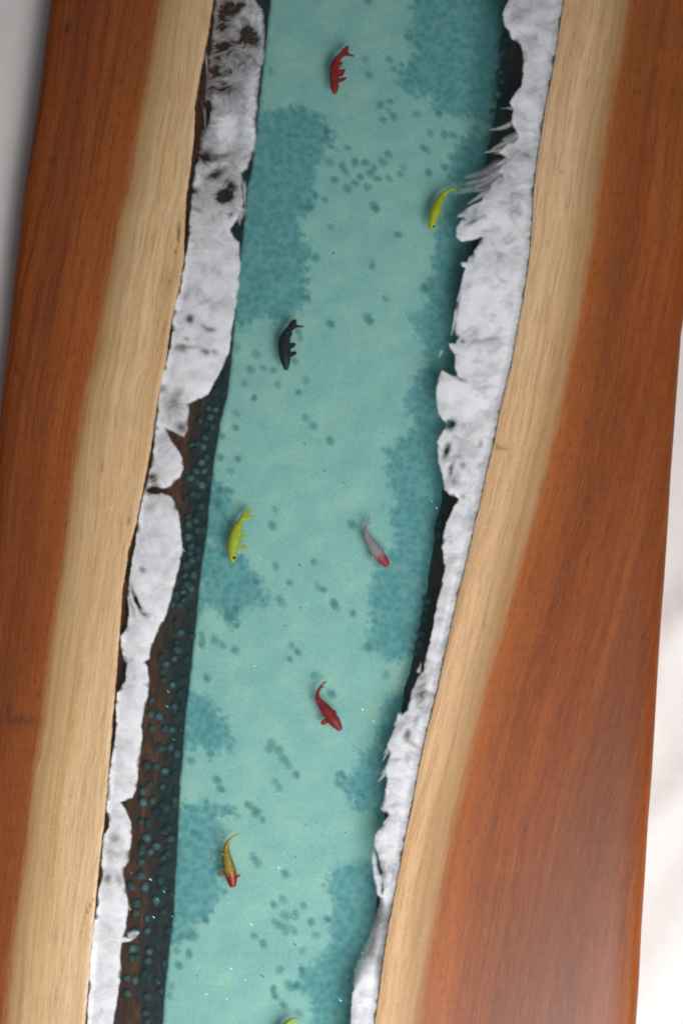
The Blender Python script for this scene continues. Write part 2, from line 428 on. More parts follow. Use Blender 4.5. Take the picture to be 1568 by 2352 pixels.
def bed_color(w):
    p = w.pos()
    n1 = w.noise(p, 42, 3, 0.55); n2 = w.noise(p, 420, 2, 0.6); n3 = w.noise(p, 1000, 2, 0.7); n4 = w.noise(p, 120, 2)
    c = w.ramp(n1, [(0.32, BED_A), (0.52, BED_B), (0.70, BED_C)])
    c = w.mix(w.rng(n2, 0.45, 0.72, 0, 0.16), c, lin(84, 138, 132))
    c = w.mix(w.rng(n3, 0.52, 0.72, 0, 0.55), c, lin(110, 150, 148))
    c = w.mix(w.rng(n3, 0.46, 0.28, 0, 0.45), c, lin(190, 232, 218))
    return c, n1, n2, n3, n4
BED_A, BED_B, BED_C = lin(140, 194, 189), lin(148, 201, 193), lin(160, 208, 191)
GRAV_A, GRAV_B = lin(88, 150, 156), lin(104, 168, 168)
w = NT("bed_sand")
c, n1, n2, n3, n4 = bed_color(w)
g = w.attr('gravel')
vor = w.n('ShaderNodeTexVoronoi'); vor.feature = 'SMOOTH_F1'; vor.inputs['Scale'].default_value = 190; vor.inputs['Smoothness'].default_value = 0.7
w.link(w.pos(), vor.inputs['Vector'])
gc = w.mix(w.rng(vor.outputs['Distance'], 0.2, 0.75, .2, .8), GRAV_A, GRAV_B)
gc = w.mix(w.rng(n4, 0.35, 0.65, 0, 0.5), gc, GRAV_A)
gmix = w.math('MULTIPLY', g, w.rng(w.math('ADD', vor.outputs['Distance'], w.math('MULTIPLY', n4, 0.5)), 1.1, 0.4, 0.72, 1.0))
c = w.mix(gmix, c, gc)
rs = w.attr('rside')  # soft shade along the right bank, painted into the bed colour
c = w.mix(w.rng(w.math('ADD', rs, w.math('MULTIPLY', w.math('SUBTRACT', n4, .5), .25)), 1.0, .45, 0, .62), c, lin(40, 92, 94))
c = w.mix(w.rng(w.math('ADD', rs, w.math('MULTIPLY', w.math('SUBTRACT', n4, .5), .25)), .42, .05, 0, .95), c, lin(22, 34, 36))  # near-black end of the same painted shade
b = w.bsdf(c, 0.8, 0.15)
w.link(w.bump(w.math('ADD', n2, w.math('MULTIPLY', n3, 0.4)), 0.25, 0.0012), b.inputs['Normal'])
mat_bed = w.surf(b.outputs[0])
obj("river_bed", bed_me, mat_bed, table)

# ------------------------------------------------------------------ clear resin body (tinted, slightly cloudy)
ys = np.arange(Y0, Y1 + 1, 20.0)
a = interp(L_IN, ys); b2 = interp(R_IN, ys)
tl, tr = P(a, ys, -0.0006), P(b2, ys, -0.0006)
n = len(ys)
low_l, low_r = tl.copy(), tr.copy(); low_l[:, 2] = low_r[:, 2] = ZB - 0.006
V = np.concatenate([tl, tr, low_r, low_l])
F = []
for i in range(n - 1):
    for (p0, p1) in ((0, n), (n, 2 * n), (2 * n, 3 * n), (3 * n, 0)):
        F.append((p0 + i, p0 + i + 1, p1 + i + 1, p1 + i))
F.append((0, n, 2 * n, 3 * n)); F.append((n - 1, 4 * n - 1, 3 * n - 1, 2 * n - 1))
me = mesh_np("clear_resin", V, F, smooth=False)
bm = bmesh.new(); bm.from_mesh(me); bmesh.ops.recalc_face_normals(bm, faces=bm.faces); bm.to_mesh(me); bm.free()
w = NT("cloudy_resin")
pv = w.n('ShaderNodeVolumePrincipled')
pv.inputs['Color'].default_value = (*lin(150, 215, 220), 1)
pv.inputs['Density'].default_value = 3.2
pv.inputs['Anisotropy'].default_value = 0.2
w.link(pv.outputs[0], w.out.inputs['Volume'])
obj("clear_resin", me, w.m, table)

# ------------------------------------------------------------------ white foam
L_FOAM_R = [(598, -430), (604, -200), (590, -20), (590, 0), (606, 20), (612, 60), (610, 130), (600, 180), (594, 230), (592, 260), (590, 320), (588, 340), (572, 385), (558, 400), (562, 460), (556, 490), (548, 505), (532, 525), (536, 540), (552, 556), (553, 600), (550, 670), (536, 750), (527, 810), (500, 870), (480, 905), (460, 918), (446, 922), (436, 928),
            (436, 950), (432, 990), (424, 1004), (412, 1000), (395, 992), (383, 988), (388, 1000), (402, 1022), (420, 1050), (424, 1070), (416, 1096), (397, 1116), (375, 1124), (352, 1120), (338, 1127), (345, 1133), (372, 1132), (395, 1140), (405, 1155), (414, 1190), (419, 1240), (422, 1268), (413, 1300), (397, 1370), (390, 1388), (378, 1425), (358, 1460), (347, 1490), (344, 1515), (333, 1521), (340, 1530), (345, 1572), (338, 1608), (328, 1650), (328, 1700), (320, 1765), (316, 1810), (305, 1832), (278, 1843), (290, 1858), (301, 1885), (305, 1920), (297, 1980), (286, 1995), (290, 2030), (296, 2082), (290, 2135), (284, 2150), (300, 2152), (316, 2138), (321, 2141), (316, 2152), (300, 2162), (282, 2166), (278, 2200), (279, 2240), (272, 2290), (262, 2352), (255, 2500), (230, 2790)]
L_FOAM_L = [(150, 2790), (188, 2500), (200, 2352), (205, 2230), (210, 2150), (216, 2120), (222, 2090), (226, 2040), (232, 2025), (237, 2010), (232, 1990), (234, 1950), (236, 1920), (250, 1900), (248, 1880), (243, 1855), (247, 1800), (252, 1760), (260, 1720), (265, 1690), (266, 1660), (266, 1610), (268, 1590), (287, 1565), (290, 1530), (276, 1490), (277, 1460), (292, 1440), (296, 1400), (291, 1370), (297, 1325), (303, 1280), (310, 1250), (316, 1200), (322, 1165), (327, 1140), (334, 1120), (343, 1080), (352, 1030), (356, 980), (362, 930), (366, 895), (370, 865), (384, 825), (393, 775), (400, 700), (413, 660), (424, 600), (432, 540), (436, 480), (442, 410), (457, 330), (464, 250), (475, 160), (486, 80), (490, 0), (520, -200), (560, -430)]
L_FOAM = L_FOAM_R + L_FOAM_L

R_FOAM_L = [(1240, -430), (1200, -200), (1170, -20), (1166, 0), (1151, 30), (1154, 55), (1174, 90), (1194, 105), (1200, 130), (1199, 170), (1196, 195), (1180, 215), (1168, 235), (1176, 255), (1172, 280), (1183, 300), (1186, 318), (1160, 332), (1142, 350), (1164, 366), (1140, 392), (1150, 400), (1118, 428), (1106, 458), (1078, 472), (1050, 492), (1046, 500), (1060, 502), (1046, 522), (1045, 545), (1058, 556), (1082, 554), (1102, 548), (1096, 562), (1080, 586), (1071, 600), (1054, 602), (1056, 612), (1066, 616), (1050, 680), (1038, 740), (1034, 772), (1050, 776), (1044, 788), (1028, 786), (1032, 802), (1043, 814), (1044, 850), (1050, 864), (1030, 858), (1014, 848), (1004, 870), (999, 900), (1004, 950), (1016, 965), (1024, 975), (1010, 1000), (1001, 1014), (1004, 1060), (1014, 1090), (1018, 1125), (1030, 1138), (1050, 1146), (1040, 1162), (1034, 1182), (1021, 1200), (1014, 1250), (1019, 1312), (1006, 1370), (998, 1400), (991, 1450), (982, 1490), (974, 1518), (970, 1540), (960, 1550), (950, 1575), (940, 1598), (935, 1630), (922, 1640), (912, 1636), (908, 1665), (896, 1690), (888, 1710), (892, 1740), (882, 1770), (888, 1790), (882, 1820), (872, 1858), (890, 1874), (874, 1895), (860, 1918), (852, 1968), (856, 2010), (866, 2058), (874, 2066), (872, 2100), (858, 2150), (842, 2190), (828, 2215), (818, 2240), (808, 2280), (803, 2352), (790, 2500), (740, 2790)]
R_FOAM_R = [(800, 2790), (840, 2500), (862, 2352), (877, 2240), (890, 2150), (905, 2070), (920, 1990), (935, 1910), (950, 1840), (962, 1770), (977, 1700), (987, 1660), (1005, 1590), (1017, 1530), (1035, 1450), (1052, 1370), (1075, 1280), (1095, 1190), (1105, 1150), (1120, 1080), (1137, 1010), (1152, 930), (1162, 890), (1177, 830), (1187, 770), (1202, 690), (1217, 588), (1222, 530), (1227, 430), (1235, 360), (1245, 300), (1257, 225), (1267, 180), (1280, 100), (1295, 0), (1325, -200), (1360, -430)]
R_FOAM = R_FOAM_L + R_FOAM_R
# drifting wisps (x0,y0,x1,y1,bow,width,opacity): thin trails that leave the foam
WISPS_R = [(1160, 392, 1040, 445, -22, 9, .42), (1150, 380, 1058, 410, -12, 8, .35), (1200, 335, 1130, 352, 0, 8, .6), (1195, 312, 1150, 322, 0, 7, .6), (1190, 372, 1128, 398, 0, 8, .6),
           (1172, 285, 1120, 298, -10, 3.0, .75), (1185, 318, 1118, 350, 4, 4.5, .6), (1170, 345, 1106, 352, 6, 2.6, .8), (1190, 360, 1132, 384, 5, 5.5, .9), (1185, 372, 1100, 420, 6, 5, .6),
           (1165, 388, 1055, 425, -16, 6.0, .55), (1150, 396, 1050, 440, -22, 5.0, .5), (1130, 430, 1046, 432, -18, 4, .4), (1150, 425, 1070, 470, 3, 5, .8), (1176, 250, 1146, 250, 6, 1.6, .6), (1014, 806, 1007, 824, 2, 1.8, .8),
           (1130, 460, 1048, 498, 6, 4, .9), (960, 1545, 966, 1520, 2, 2.5, .8), (910, 1668, 922, 1634, -3, 3.0, .9), (905, 1690, 878, 1735, -6, 2.4, .8), (900, 1705, 874, 1752, -6, 2.4, .75), (888, 1768, 866, 1798, -4, 2.6, .75), (892, 1755, 872, 1780, -4, 2.0, .7)]
WISPS_L = [(482, 132, 556, 103, 2, 1.8, .5), (508, 82, 566, 36, -3, 3.2, .55), (496, 53, 540, 49, -2, 1.5, .4), (505, 163, 560, 139, -2, 3.2, .5), (530, 179, 549, 166, 0, 2, .55), (473, 126, 477, 210, -2, 1.6, .5), (492, 186, 540, 150, 3, 3, .3), (470, 250, 474, 330, 1, 1.8, .4),
           (455, 440, 545, 392, 4, 2.0, .6), (470, 452, 540, 410, 3, 1.6, .6), (450, 470, 520, 420, -3, 2.2, .5), (490, 492, 556, 462, 2, 2.5, .7), (480, 500, 548, 486, 2, 2.5, .7), (560, 420, 562, 480, -3, 3, .8),
           (290, 2080, 303, 2092, 2, 3.0, .8), (296, 2152, 320, 2139, -4, 4.0, 1.0), (418, 1262, 426, 1268, 0, 2, .7), (560, 480, 550, 520, 8, 4, .8)]
#          x    y    rx  ry  angle strength
HOLES_L = [(528, 22, 42, 14, -.25, .55), (572, 82, 30, 15, .55, .7), (505, 112, 38, 16, -.3, .5), (512, 60, 24, 14, 0, .45), (500, 165, 30, 12, -.2, .5), (520, 205, 26, 14, .2, .45), (478, 232, 12, 34, .15, .75), (470, 282, 10, 30, .1, .8), (454, 362, 34, 14, -.15, .65), (515, 360, 26, 7, -.3, .4), (494, 402, 22, 9, -.5, .55), (516, 450, 19, 12, -.2, 1.2), (530, 425, 16, 8, .4, .6), (443, 438, 14, 8, -.3, .7), (452, 482, 12, 5, .4, .5), (533, 493, 9, 5, -.9, .7), (548, 535, 9, 12, .2, .8),
           (476, 690, 30, 3, -.45, .30), (436, 732, 10, 9, 0, .85), (428, 679, 12, 10, 0, .35), (484, 757, 13, 6, .3, .7), (470, 748, 8, 5, .3, .5), (429, 778, 8, 5, .3, .6), (413, 800, 16, 8, .1, .6), (440, 798, 26, 2.5, .1, .5), (472, 808, 10, 5, .1, .85), (494, 808, 8, 5, .2, .7), (372, 892, 14, 10, .2, .65), (408, 905, 12, 14, .6, .5), (392, 925, 22, 14, .3, .35), (420, 985, 14, 10, 1.0, .6), (350, 1098, 14, 9, .5, .85), (358, 1116, 12, 6, .2, .6), (346, 1165, 16, 10, -.5, .35),
           (329, 1308, 9, 5, .6, .7), (312, 1376, 5, 26, -.35, .75), (322, 1395, 5, 22, -.5, .55), (303, 1392, 4, 22, -.3, .5), (337, 1412, 8, 5, .3, .6), (301, 1516, 5, 4, 0, .5), (309, 1556, 4, 4, 0, .5), (334, 1573, 5, 4, 0, .4), (262, 1925, 12, 9, -.5, .5), (248, 2018, 9, 9, .3, .6), (275, 2020, 8, 10, 0, .35), (258, 1960, 20, 6, .3, .28), (233, 2320, 4, 4, 0, .4)]
HOLES_R = [(1190, 40, 30, 12, -.4, .25), (1100, 500, 22, 4, -.35, .5), (1080, 512, 16, 4, -.35, .6), (1063, 505, 9, 4, -.3, .8), (1115, 532, 20, 3, -.2, .4), (1155, 645, 10, 4, .6, .5), (1133, 725, 10, 3, .2, .35), (1120, 780, 40, 5, -.15, .45), (1062, 785, 6, 4, 0, .7), (1052, 700, 4, 22, .15, .6), (1043, 760, 4, 18, .1, .85), (1058, 872, 18, 3.5, .4, .9), (1114, 890, 20, 4, -.1, .4), (1099, 830, 10, 3, 0, .35), (1034, 975, 13, 11, .6, 1.2), (1028, 1030, 8, 12, .4, .8), (1022, 1048, 7, 10, .3, .6), (1035, 1080, 6, 15, .3, .7), (1062, 1068, 9, 7, .3, .5), (1105, 1018, 6, 8, 0, .5), (1048, 1100, 10, 14, .3, .35), (1062, 1142, 8, 4, .5, .6),
           (1100, 1175, 5, 4, 0, .2), (965, 1580, 14, 24, .2, .35), (935, 1600, 10, 14, .2, .3), (935, 1688, 10, 10, .5, .8), (945, 1708, 14, 4, .4, .5), (955, 1660, 6, 16, .2, .3), (905, 1745, 20, 3, 0, .4), (887, 1869, 8, 6, .6, .7), (902, 1850, 16, 2.5, -.2, .4), (862, 1955, 4, 14, -.3, .85), (869, 1985, 5, 18, -.25, .7), (878, 2005, 10, 26, -.2, .45), (876, 2042, 4, 13, .1, .85)]
OP_L = [(-430, .3), (0, .27), (130, .28), (230, .33), (285, .40), (330, .40), (380, .44), (470, .58), (520, .84), (600, .90), (700, .93), (860, 1.0), (915, .97), (935, .72), (990, .74), (1040, .86), (1100, .9), (1135, .82), (1200, .92), (1300, .95), (1440, .97), (1500, 1.0), (1870, 1.0), (1930, .9), (2010, .86), (2060, 1.0), (2800, 1.0)]
OP_R = [(-430, .9), (0, .9), (60, .95), (200, .9), (240, 1.0), (300, .9), (360, .8), (450, .78), (520, .9), (600, .92), (640, 1.0), (960, .98), (1050, .85), (1120, .92), (1180, .98), (1460, 1.0), (1540, .8), (1600, .78), (1650, .86), (1720, .9), (1800, .93), (1850, .9), (1960, .86), (2060, .92), (2160, 1.0), (2800, 1.0)]

BLOBS_L = [(484, 226, 19, 14, 0, .34), (522, 300, 27, 46, .12, .62), (576, 205, 15, 62, .1, .30), (573, 300, 18, 46, .1, .35), (585, 45, 14, 40, -.5, .22), (560, 30, 26, 8, .5, .18), (545, 66, 30, 8, -.55, .22), (452, 420, 14, 10, 0, .3), (500, 380, 60, 8, -.45, .16)]
BLOBS_R = [(1170, 60, 22, 30, 0, .2), (1195, 240, 30, 30, 0, .15), (1140, 505, 34, 24, 0, .2), (1125, 690, 50, 50, 0, .2), (1045, 900, 34, 30, 0, .2), (1090, 930, 40, 20, 0, .15)]

def ell(px, py, h):
    x, y, rx, ry, an, s = h
    c, si = math.cos(an), math.sin(an)
    u = ((px - x) * c + (py - y) * si) / rx; v = (-(px - x) * si + (py - y) * c) / ry
    return s * np.exp(-(u * u + v * v) ** 1.3)

def foam(name, poly, wisps, holes, blobs, op, wood_fn, side, seed, mat, parent):
    step = 2.0
    ys = np.arange(Y0, Y1 + 1, step)
    inner = wood_fn(ys)
    W = 190; nc = int(W / step)
    off = np.arange(nc) * step
    xx = inner[:, None] - side * off[None, :] + side * 1.0    # sheared grid hugging the wood
    yy = np.repeat(ys[:, None], nc, 1)
    px, py = xx.ravel(), yy.ravel()
    big = fbm(px / 48, py / 48, seed, 2)
    big2 = fbm(px / 48, py / 48, seed + 40, 2)
    wx = px + 4.0 * fbm(px / 26, py / 26, seed + 1, 2, .45) + 0.8 * fbm(px / 7, py / 7, seed + 2, 2)
    wy = py + 4.0 * fbm(px / 26, py / 26, seed + 3, 2, .45) + 0.8 * fbm(px / 7, py / 7, seed + 4, 2)
    sd = poly_sdf(0.6 * wx + 0.4 * px, 0.6 * wy + 0.4 * py, poly)
    o = np.interp(py, [q[0] for q in op], [q[1] for q in op])
    # silky folds: swirl the coordinates, then stretch them along the flow
    fx = px + 34 * big + 10 * fbm(px / 20, py / 20, seed + 21, 2); fy = py + 34 * big2 + 10 * fbm(px / 20, py / 20, seed + 22, 2)
    ang = (-0.35 if side > 0 else -0.30)
    ca, sa = math.cos(ang), math.sin(ang)
    su = fx * ca + fy * sa; sv = -fx * sa + fy * ca
    st1 = fbm(su / 70, sv / 12, seed + 6, 3, .5)
    fil = 1 - np.abs(fbm(su / 90, sv / 24, seed + 8, 2, .4)) * 3.2
    fin = 1 - np.abs(fbm(su / 75, sv / 7, seed + 18, 3, .55)) * 2.6
    cl = fbm(fx / 34, fy / 34, seed + 9, 3, .5)
    sd = sd + (2.2 if side > 0 else 1.2) * fbm(su / 46, sv / 5.5, seed + 31, 3, .55)
    soft = 4.0 + 7.0 * (1 - o) + 9.0 * sstep(.0, .5, fbm(px / 30, py / 30, seed + 70, 2))
    fuzz = np.where((side > 0) & (py > 2060), 44 * sstep(2050, 2110, py) * (1 - sstep(2200, 2290, py)), 0)
    soft = soft + fuzz
    ed = sstep(-0.8 - 0.5 * fuzz, soft, sd)
    rim = np.exp(-((sd - 9) / 8.0) ** 2)                    # the curled lip of each lobe is denser
    thin = 1 - o
    ph = sv / 30.0 + 1.5 * big + 0.5 * cl                   # folded veils: sharp on one side, fading on the other
    fr = ph - np.floor(ph)
    veil = sstep(0, .14, fr) * (1 - fr) ** 1.2
    a = o + np.minimum(thin, .8) * .62 * (0.34 * rim + 0.26 * np.clip(fil, -1, 1) + 0.16 * np.clip(fin, -1, 1) + .55 * cl + .30 * st1 + .55 * (veil - .35))
    a = a - (0.07 * sstep(.10, -.5, cl) + 0.08 * sstep(.0, -.55, st1)) * sstep(.2, .8, o) - (0.16 if side > 0 else 0.05) * sstep(.35, -.6, fin) * sstep(.2, .8, o) - 0.14 * (1 - veil) * sstep(-.1, .35, big2) * sstep(.2, .8, o)
    c2 = fbm((px + 20 * big) / 55, (py + 20 * big2) / 38, seed + 60, 2, .45); c3 = fbm(fx / 24, fy / 16, seed + 61, 2, .5)
    a = a - ((.20 if side > 0 else .12) * sstep(.10, -.42, c2) + (.09 if side > 0 else .05) * sstep(.0, -.6, c3) * sstep(2, 14, sd)) * sstep(.2, .8, o)
    for h in blobs:
        a = a + ell(px + .7 * (wx - px), py + .7 * (wy - py), h)
    a = np.minimum(a, 1.0)
    for h in holes:
        m = (np.abs(px - h[0]) < 3 * max(h[2], h[3])) & (np.abs(py - h[1]) < 3 * max(h[2], h[3]))
        qx = px[m] + 0.9 * (wx[m] - px[m]); qy = py[m] + 0.9 * (wy[m] - py[m])
        hh = (h[0], h[1], max(h[2], 4.0), max(h[3] * 1.25, 5.0), h[4], h[5] * (1 if h[3] > 5 else .75))
        a[m] -= ell(qx, qy, hh) * (0.85 + 0.3 * st1[m])
    a = np.clip(a, 0.0, 1) * ed
    for (x0, y0, x1, y1, bow, wd, opq) in wisps:
        m = (px > min(x0, x1) - 30) & (px < max(x0, x1) + 30) & (py > min(y0, y1) - 40) & (py < max(y0, y1) + 40)
        ex, ey = x1 - x0, y1 - y0; L = math.hypot(ex, ey)
        qx = px[m] + .35 * (wx[m] - px[m]); qy = py[m] + .35 * (wy[m] - py[m])
        t = ((qx - x0) * ex + (qy - y0) * ey) / L ** 2
        dist = (-(qx - x0) * ey + (qy - y0) * ex) / L - .35 * bow * 4 * t * (1 - t)
        tt = np.clip(t, 0, 1)
        ww = 1.9 * wd * (1 - 0.78 * tt)
        wv = .85 * opq * np.exp(-(dist / ww) ** 2) * sstep(-.15, .1, t) * (1 - sstep(.8, 1.05, t)) * (1 - .35 * tt) * (0.8 + .5 * st1[m])
        a[m] = np.maximum(a[m], np.clip(wv, 0, 1))
    a = a.reshape(xx.shape)
    sdr = sd.reshape(xx.shape)
    # relief: each lobe is a cushion, with folds and shallow streaks on it
    th = 0.0010 + 0.0022 * (1 - np.exp(-np.clip(sd, 0, None) / 16.0)) + 0.0006 * big + 0.0003 * fbm(px / 40, py / 40, seed + 50, 1)
    th = np.clip(th, 0.0006, 0.008).reshape(xx.shape)
    near = np.clip(off / 18.0, 0, 1)[None, :]
    ztop = -0.0058 + th * 0.75 + 0.0030 * (1 - near) ** 1.5
    ztop = np.minimum(ztop, -0.0009)
    zbot = ztop - np.clip(th * 0.8, 0.0008, 0.005)
    keep = a > 0.035
    fk = keep[:-1, :-1] | keep[1:, :-1] | keep[1:, 1:] | keep[:-1, 1:]
    i = np.arange(len(ys) - 1)[:, None] * nc + np.arange(nc - 1)[None, :]
    q = np.stack([i, i + nc, i + nc + 1, i + 1], -1)[fk]
    if side < 0: pass
    used = np.unique(q); remap = -np.ones(len(ys) * nc, int); remap[used] = np.arange(len(used))
    vt = P(xx, yy, ztop).reshape(-1, 3)[used]; vb = P(xx, yy, zbot).reshape(-1, 3)[used]
    q = remap[q]; nu = len(used)
    # boundary edges -> side walls so that the foam is a closed body
    e = np.concatenate([q[:, [0, 1]], q[:, [1, 2]], q[:, [2, 3]], q[:, [3, 0]]])
    key = np.sort(e, 1); uq, inv, cnt = np.unique(key, axis=0, return_inverse=True, return_counts=True)
    be = e[cnt[inv.ravel()] == 1]
    walls = np.stack([be[:, 1], be[:, 0], be[:, 0] + nu, be[:, 1] + nu], -1)
    F = np.concatenate([q, q[:, ::-1] + nu, walls])
    da = a.ravel()[used]
    me = mesh_np(name, np.concatenate([vt, vb]), F, {'dens': np.concatenate([da, np.zeros(nu)])})
    bm = bmesh.new(); bm.from_mesh(me); bmesh.ops.recalc_face_normals(bm, faces=bm.faces); bm.to_mesh(me); bm.free()
    return obj(name, me, mat, parent)

w = NT("white_foam")
d = w.attr('dens')
p = w.pos()
n1 = w.noise(p, 90, 3); n2 = w.noise(p, 500, 3, .6)
c = w.mix(w.rng(n1, .35, .68), lin(234, 235, 243), lin(245, 245, 249))
b = w.bsdf(c, 0.55, 0.3)
tr = w.n('ShaderNodeBsdfTransparent')
mx = w.n('ShaderNodeMixShader')
dd = w.math('ADD', d, w.math('MULTIPLY', w.math('MULTIPLY', w.math('SUBTRACT', n2, .5), 0.2), w.math('SUBTRACT', 1.0, d)), clamp=True)
dd = w.math('MULTIPLY', dd, w.rng(d, 0.0, 0.12))
w.link(dd, mx.inputs[0]); w.link(tr.outputs[0], mx.inputs[1]); w.link(b.outputs[0], mx.inputs[2])
mat_foam = w.surf(mx.outputs[0])
fl = foam("foam", L_FOAM, WISPS_L, HOLES_L, BLOBS_L, OP_L, l_in, -1, 200, mat_foam, table)
fr = foam("foam", R_FOAM, WISPS_R, HOLES_R, BLOBS_R, OP_R, r_in, 1, 300, mat_foam, table)
tag(fl, "white foam along the left wood, wispy and see-through towards the top")
tag(fr, "white foam along the right wood in thick rolls")

# ------------------------------------------------------------------ pebbles
DOTS = (T(1, [(715, 340), (850, 340), (875, 395), (735, 430), (800, 600), (855, 580), (845, 635), (875, 665), (815, 685), (1005, 650), (1085, 760), (1165, 770), (1215, 775), (1350, 740), (175, 410), (355, 625), (430, 665), (490, 750), (730, 5), (955, 215), (960, 180), (1130, 650)]) +
        T(2, [(700, 75), (740, 155), (930, 110), (1130, 75), (1155, 92), (595, 155), (800, 160), (900, 155), (1015, 185), (850, 190), (1000, 225), (935, 250), (1160, 215), (1250, 185), (625, 255), (690, 215), (770, 240), (740, 275), (810, 300), (700, 310), (870, 250), (850, 405), (862, 425), (600, 525), (480, 420), (515, 345), (985, 570), (520, 700), (570, 370), (840, 745), (670, 180), (830, 220)]) +
        T(3, [(1055, 165), (955, 275), (972, 297), (745, 310), (320, 480), (360, 560), (420, 575), (445, 655), (605, 630), (560, 700), (310, 730), (540, 520), (570, 390), (560, 350), (215, 450), (255, 650), (600, 160), (1275, 105), (290, 570)]) +
        T(4, [(350, 50), (345, 130), (745, 75), (790, 120), (885, 205), (270, 180), (360, 310), (320, 375), (310, 490), (260, 300), (250, 490), (555, 690), (1010, 685), (570, 600), (240, 560)]) +
        T(5, [(875, 125), (660, 150), (545, 235), (740, 245), (900, 265), (930, 285), (590, 370), (680, 335), (700, 365), (990, 360), (1008, 385), (1100, 420), (435, 490), (400, 440), (430, 395), (355, 600), (430, 630), (240, 545), (750, 600), (785, 640), (740, 680), (1190, 615), (1290, 770), (880, 770), (230, 400), (240, 590), (270, 780), (310, 570)]) +
        T(6, [(410, 25), (1120, 110), (765, 425), (780, 390), (875, 515), (920, 570), (820, 430), (850, 480), (820, 645), (800, 610), (640, 740), (665, 750), (700, 775), (1170, 570), (1160, 620), (470, 600), (490, 650), (320, 490), (430, 450)]) +
        T(7, [(830, 20), (870, 55), (815, 265), (840, 300), (1000, 365), (935, 540), (985, 510), (1105, 545), (1000, 605), (1055, 600), (1145, 640), (970, 660), (1000, 700), (1050, 690), (1175, 715), (825, 720), (875, 760), (545, 625), (485, 130), (590, 40), (940, 640), (1240, 620), (1010, 670)]) +
        T(8, [(1155, 380), (1025, 490), (990, 600), (1000, 640), (1080, 580), (1045, 690), (1135, 740), (510, 400), (440, 380), (450, 465), (400, 640), (1120, 575), (1150, 490), (410, 590), (530, 300), (450, 320)]))

def dome(name, segs, rings, h, full=False):
    """A rounded pebble of radius 1; 'r' is 1 at its crown and 0 at its foot."""
    V = [(0, 0, h)]; R = [1.0]
    F = []
    for k in range(1, rings + 1):
        t = k / rings * (math.pi * 0.5 if not full else math.pi * 0.86)
        for i in range(segs):
            a = 2 * math.pi * i / segs
            V.append((math.sin(t) * math.cos(a), math.sin(t) * math.sin(a), h * math.cos(t)))
            R.append(math.cos(t) ** 2 if t < math.pi / 2 else 0.0)
    for i in range(segs): F.append((0, 1 + i, 1 + (i + 1) % segs))
    for k in range(rings - 1):
        o = 1 + k * segs
        for i in range(segs): F.append((o + i, o + segs + i, o + segs + (i + 1) % segs, o + (i + 1) % segs))
    F.append(list(range(1 + (rings - 1) * segs, 1 + rings * segs))[::-1])
    return V, F, R

w = NT("sunk_pebble")
c, n1, n2, n3, n4 = bed_color(w)
r = w.attr('r')
pc = w.mix(w.rng(n4, .35, .65), lin(80, 138, 144), lin(98, 156, 158))
def sunk(w, col, alpha, rough=.75, spec=.15):
    """A pebble that fades into the resin and sand around it."""
    b = w.bsdf(col, rough, spec)
    t = w.n('ShaderNodeBsdfTransparent'); m = w.n('ShaderNodeMixShader')
    w.setin(m.inputs[0], alpha); w.link(t.outputs[0], m.inputs[1]); w.link(b.outputs[0], m.inputs[2])
    return w.surf(m.outputs[0])
oi = w.n('ShaderNodeObjectInfo').outputs['Random']
al = w.math('MULTIPLY', w.math('POWER', w.math('ADD', r, w.math('MULTIPLY', w.math('MULTIPLY', r, w.math('SUBTRACT', n2, .5)), 0.7), clamp=True), 1.9), w.rng(oi, 0, 1, .26, .56, False))
mat_peb = sunk(w, pc, al)
def bead_mat(name, ca, cb):
  w = NT(name)
  r = w.attr('r'); p = w.pos(); n1 = w.noise(p, 380, 2)
  oi = w.n('ShaderNodeObjectInfo').outputs['Random']
  c = w.mix(w.rng(oi, 0, 1, 0, 1, False), ca, cb)
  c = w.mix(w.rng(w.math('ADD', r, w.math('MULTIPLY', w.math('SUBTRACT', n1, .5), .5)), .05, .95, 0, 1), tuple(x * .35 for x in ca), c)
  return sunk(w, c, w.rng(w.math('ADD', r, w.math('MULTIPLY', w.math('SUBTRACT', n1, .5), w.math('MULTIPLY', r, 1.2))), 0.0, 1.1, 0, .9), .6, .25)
mat_bead = bead_mat("glass_bead", lin(54, 84, 88), lin(84, 124, 128))
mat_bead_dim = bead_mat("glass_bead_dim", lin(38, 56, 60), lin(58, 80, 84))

V, F, R = dome("pebble", 20, 9, 0.10)
peb_me = mesh_np("pebble", V, F, {'r': R}); peb_me.materials.append(mat_peb)
peb0 = None
for (x, y) in DOTS:
    o = bpy.data.objects.new("pebble", peb_me); COL.objects.link(o)
    q = P(x, y, float(bed_z(x, y)) - 0.00012)
    o.location = q
    s = (12.5 + 4.0 * random.random()) * U
    o.scale = (s * random.uniform(.8, 1.0), s * random.uniform(1.0, 1.3), s)
    o.rotation_euler = (0, 0, random.gauss(.6, .45))
    tag(o, "dark teal pebble half sunk in the pale turquoise bed", "pebble", "pebbles half sunk in the pale river bed")

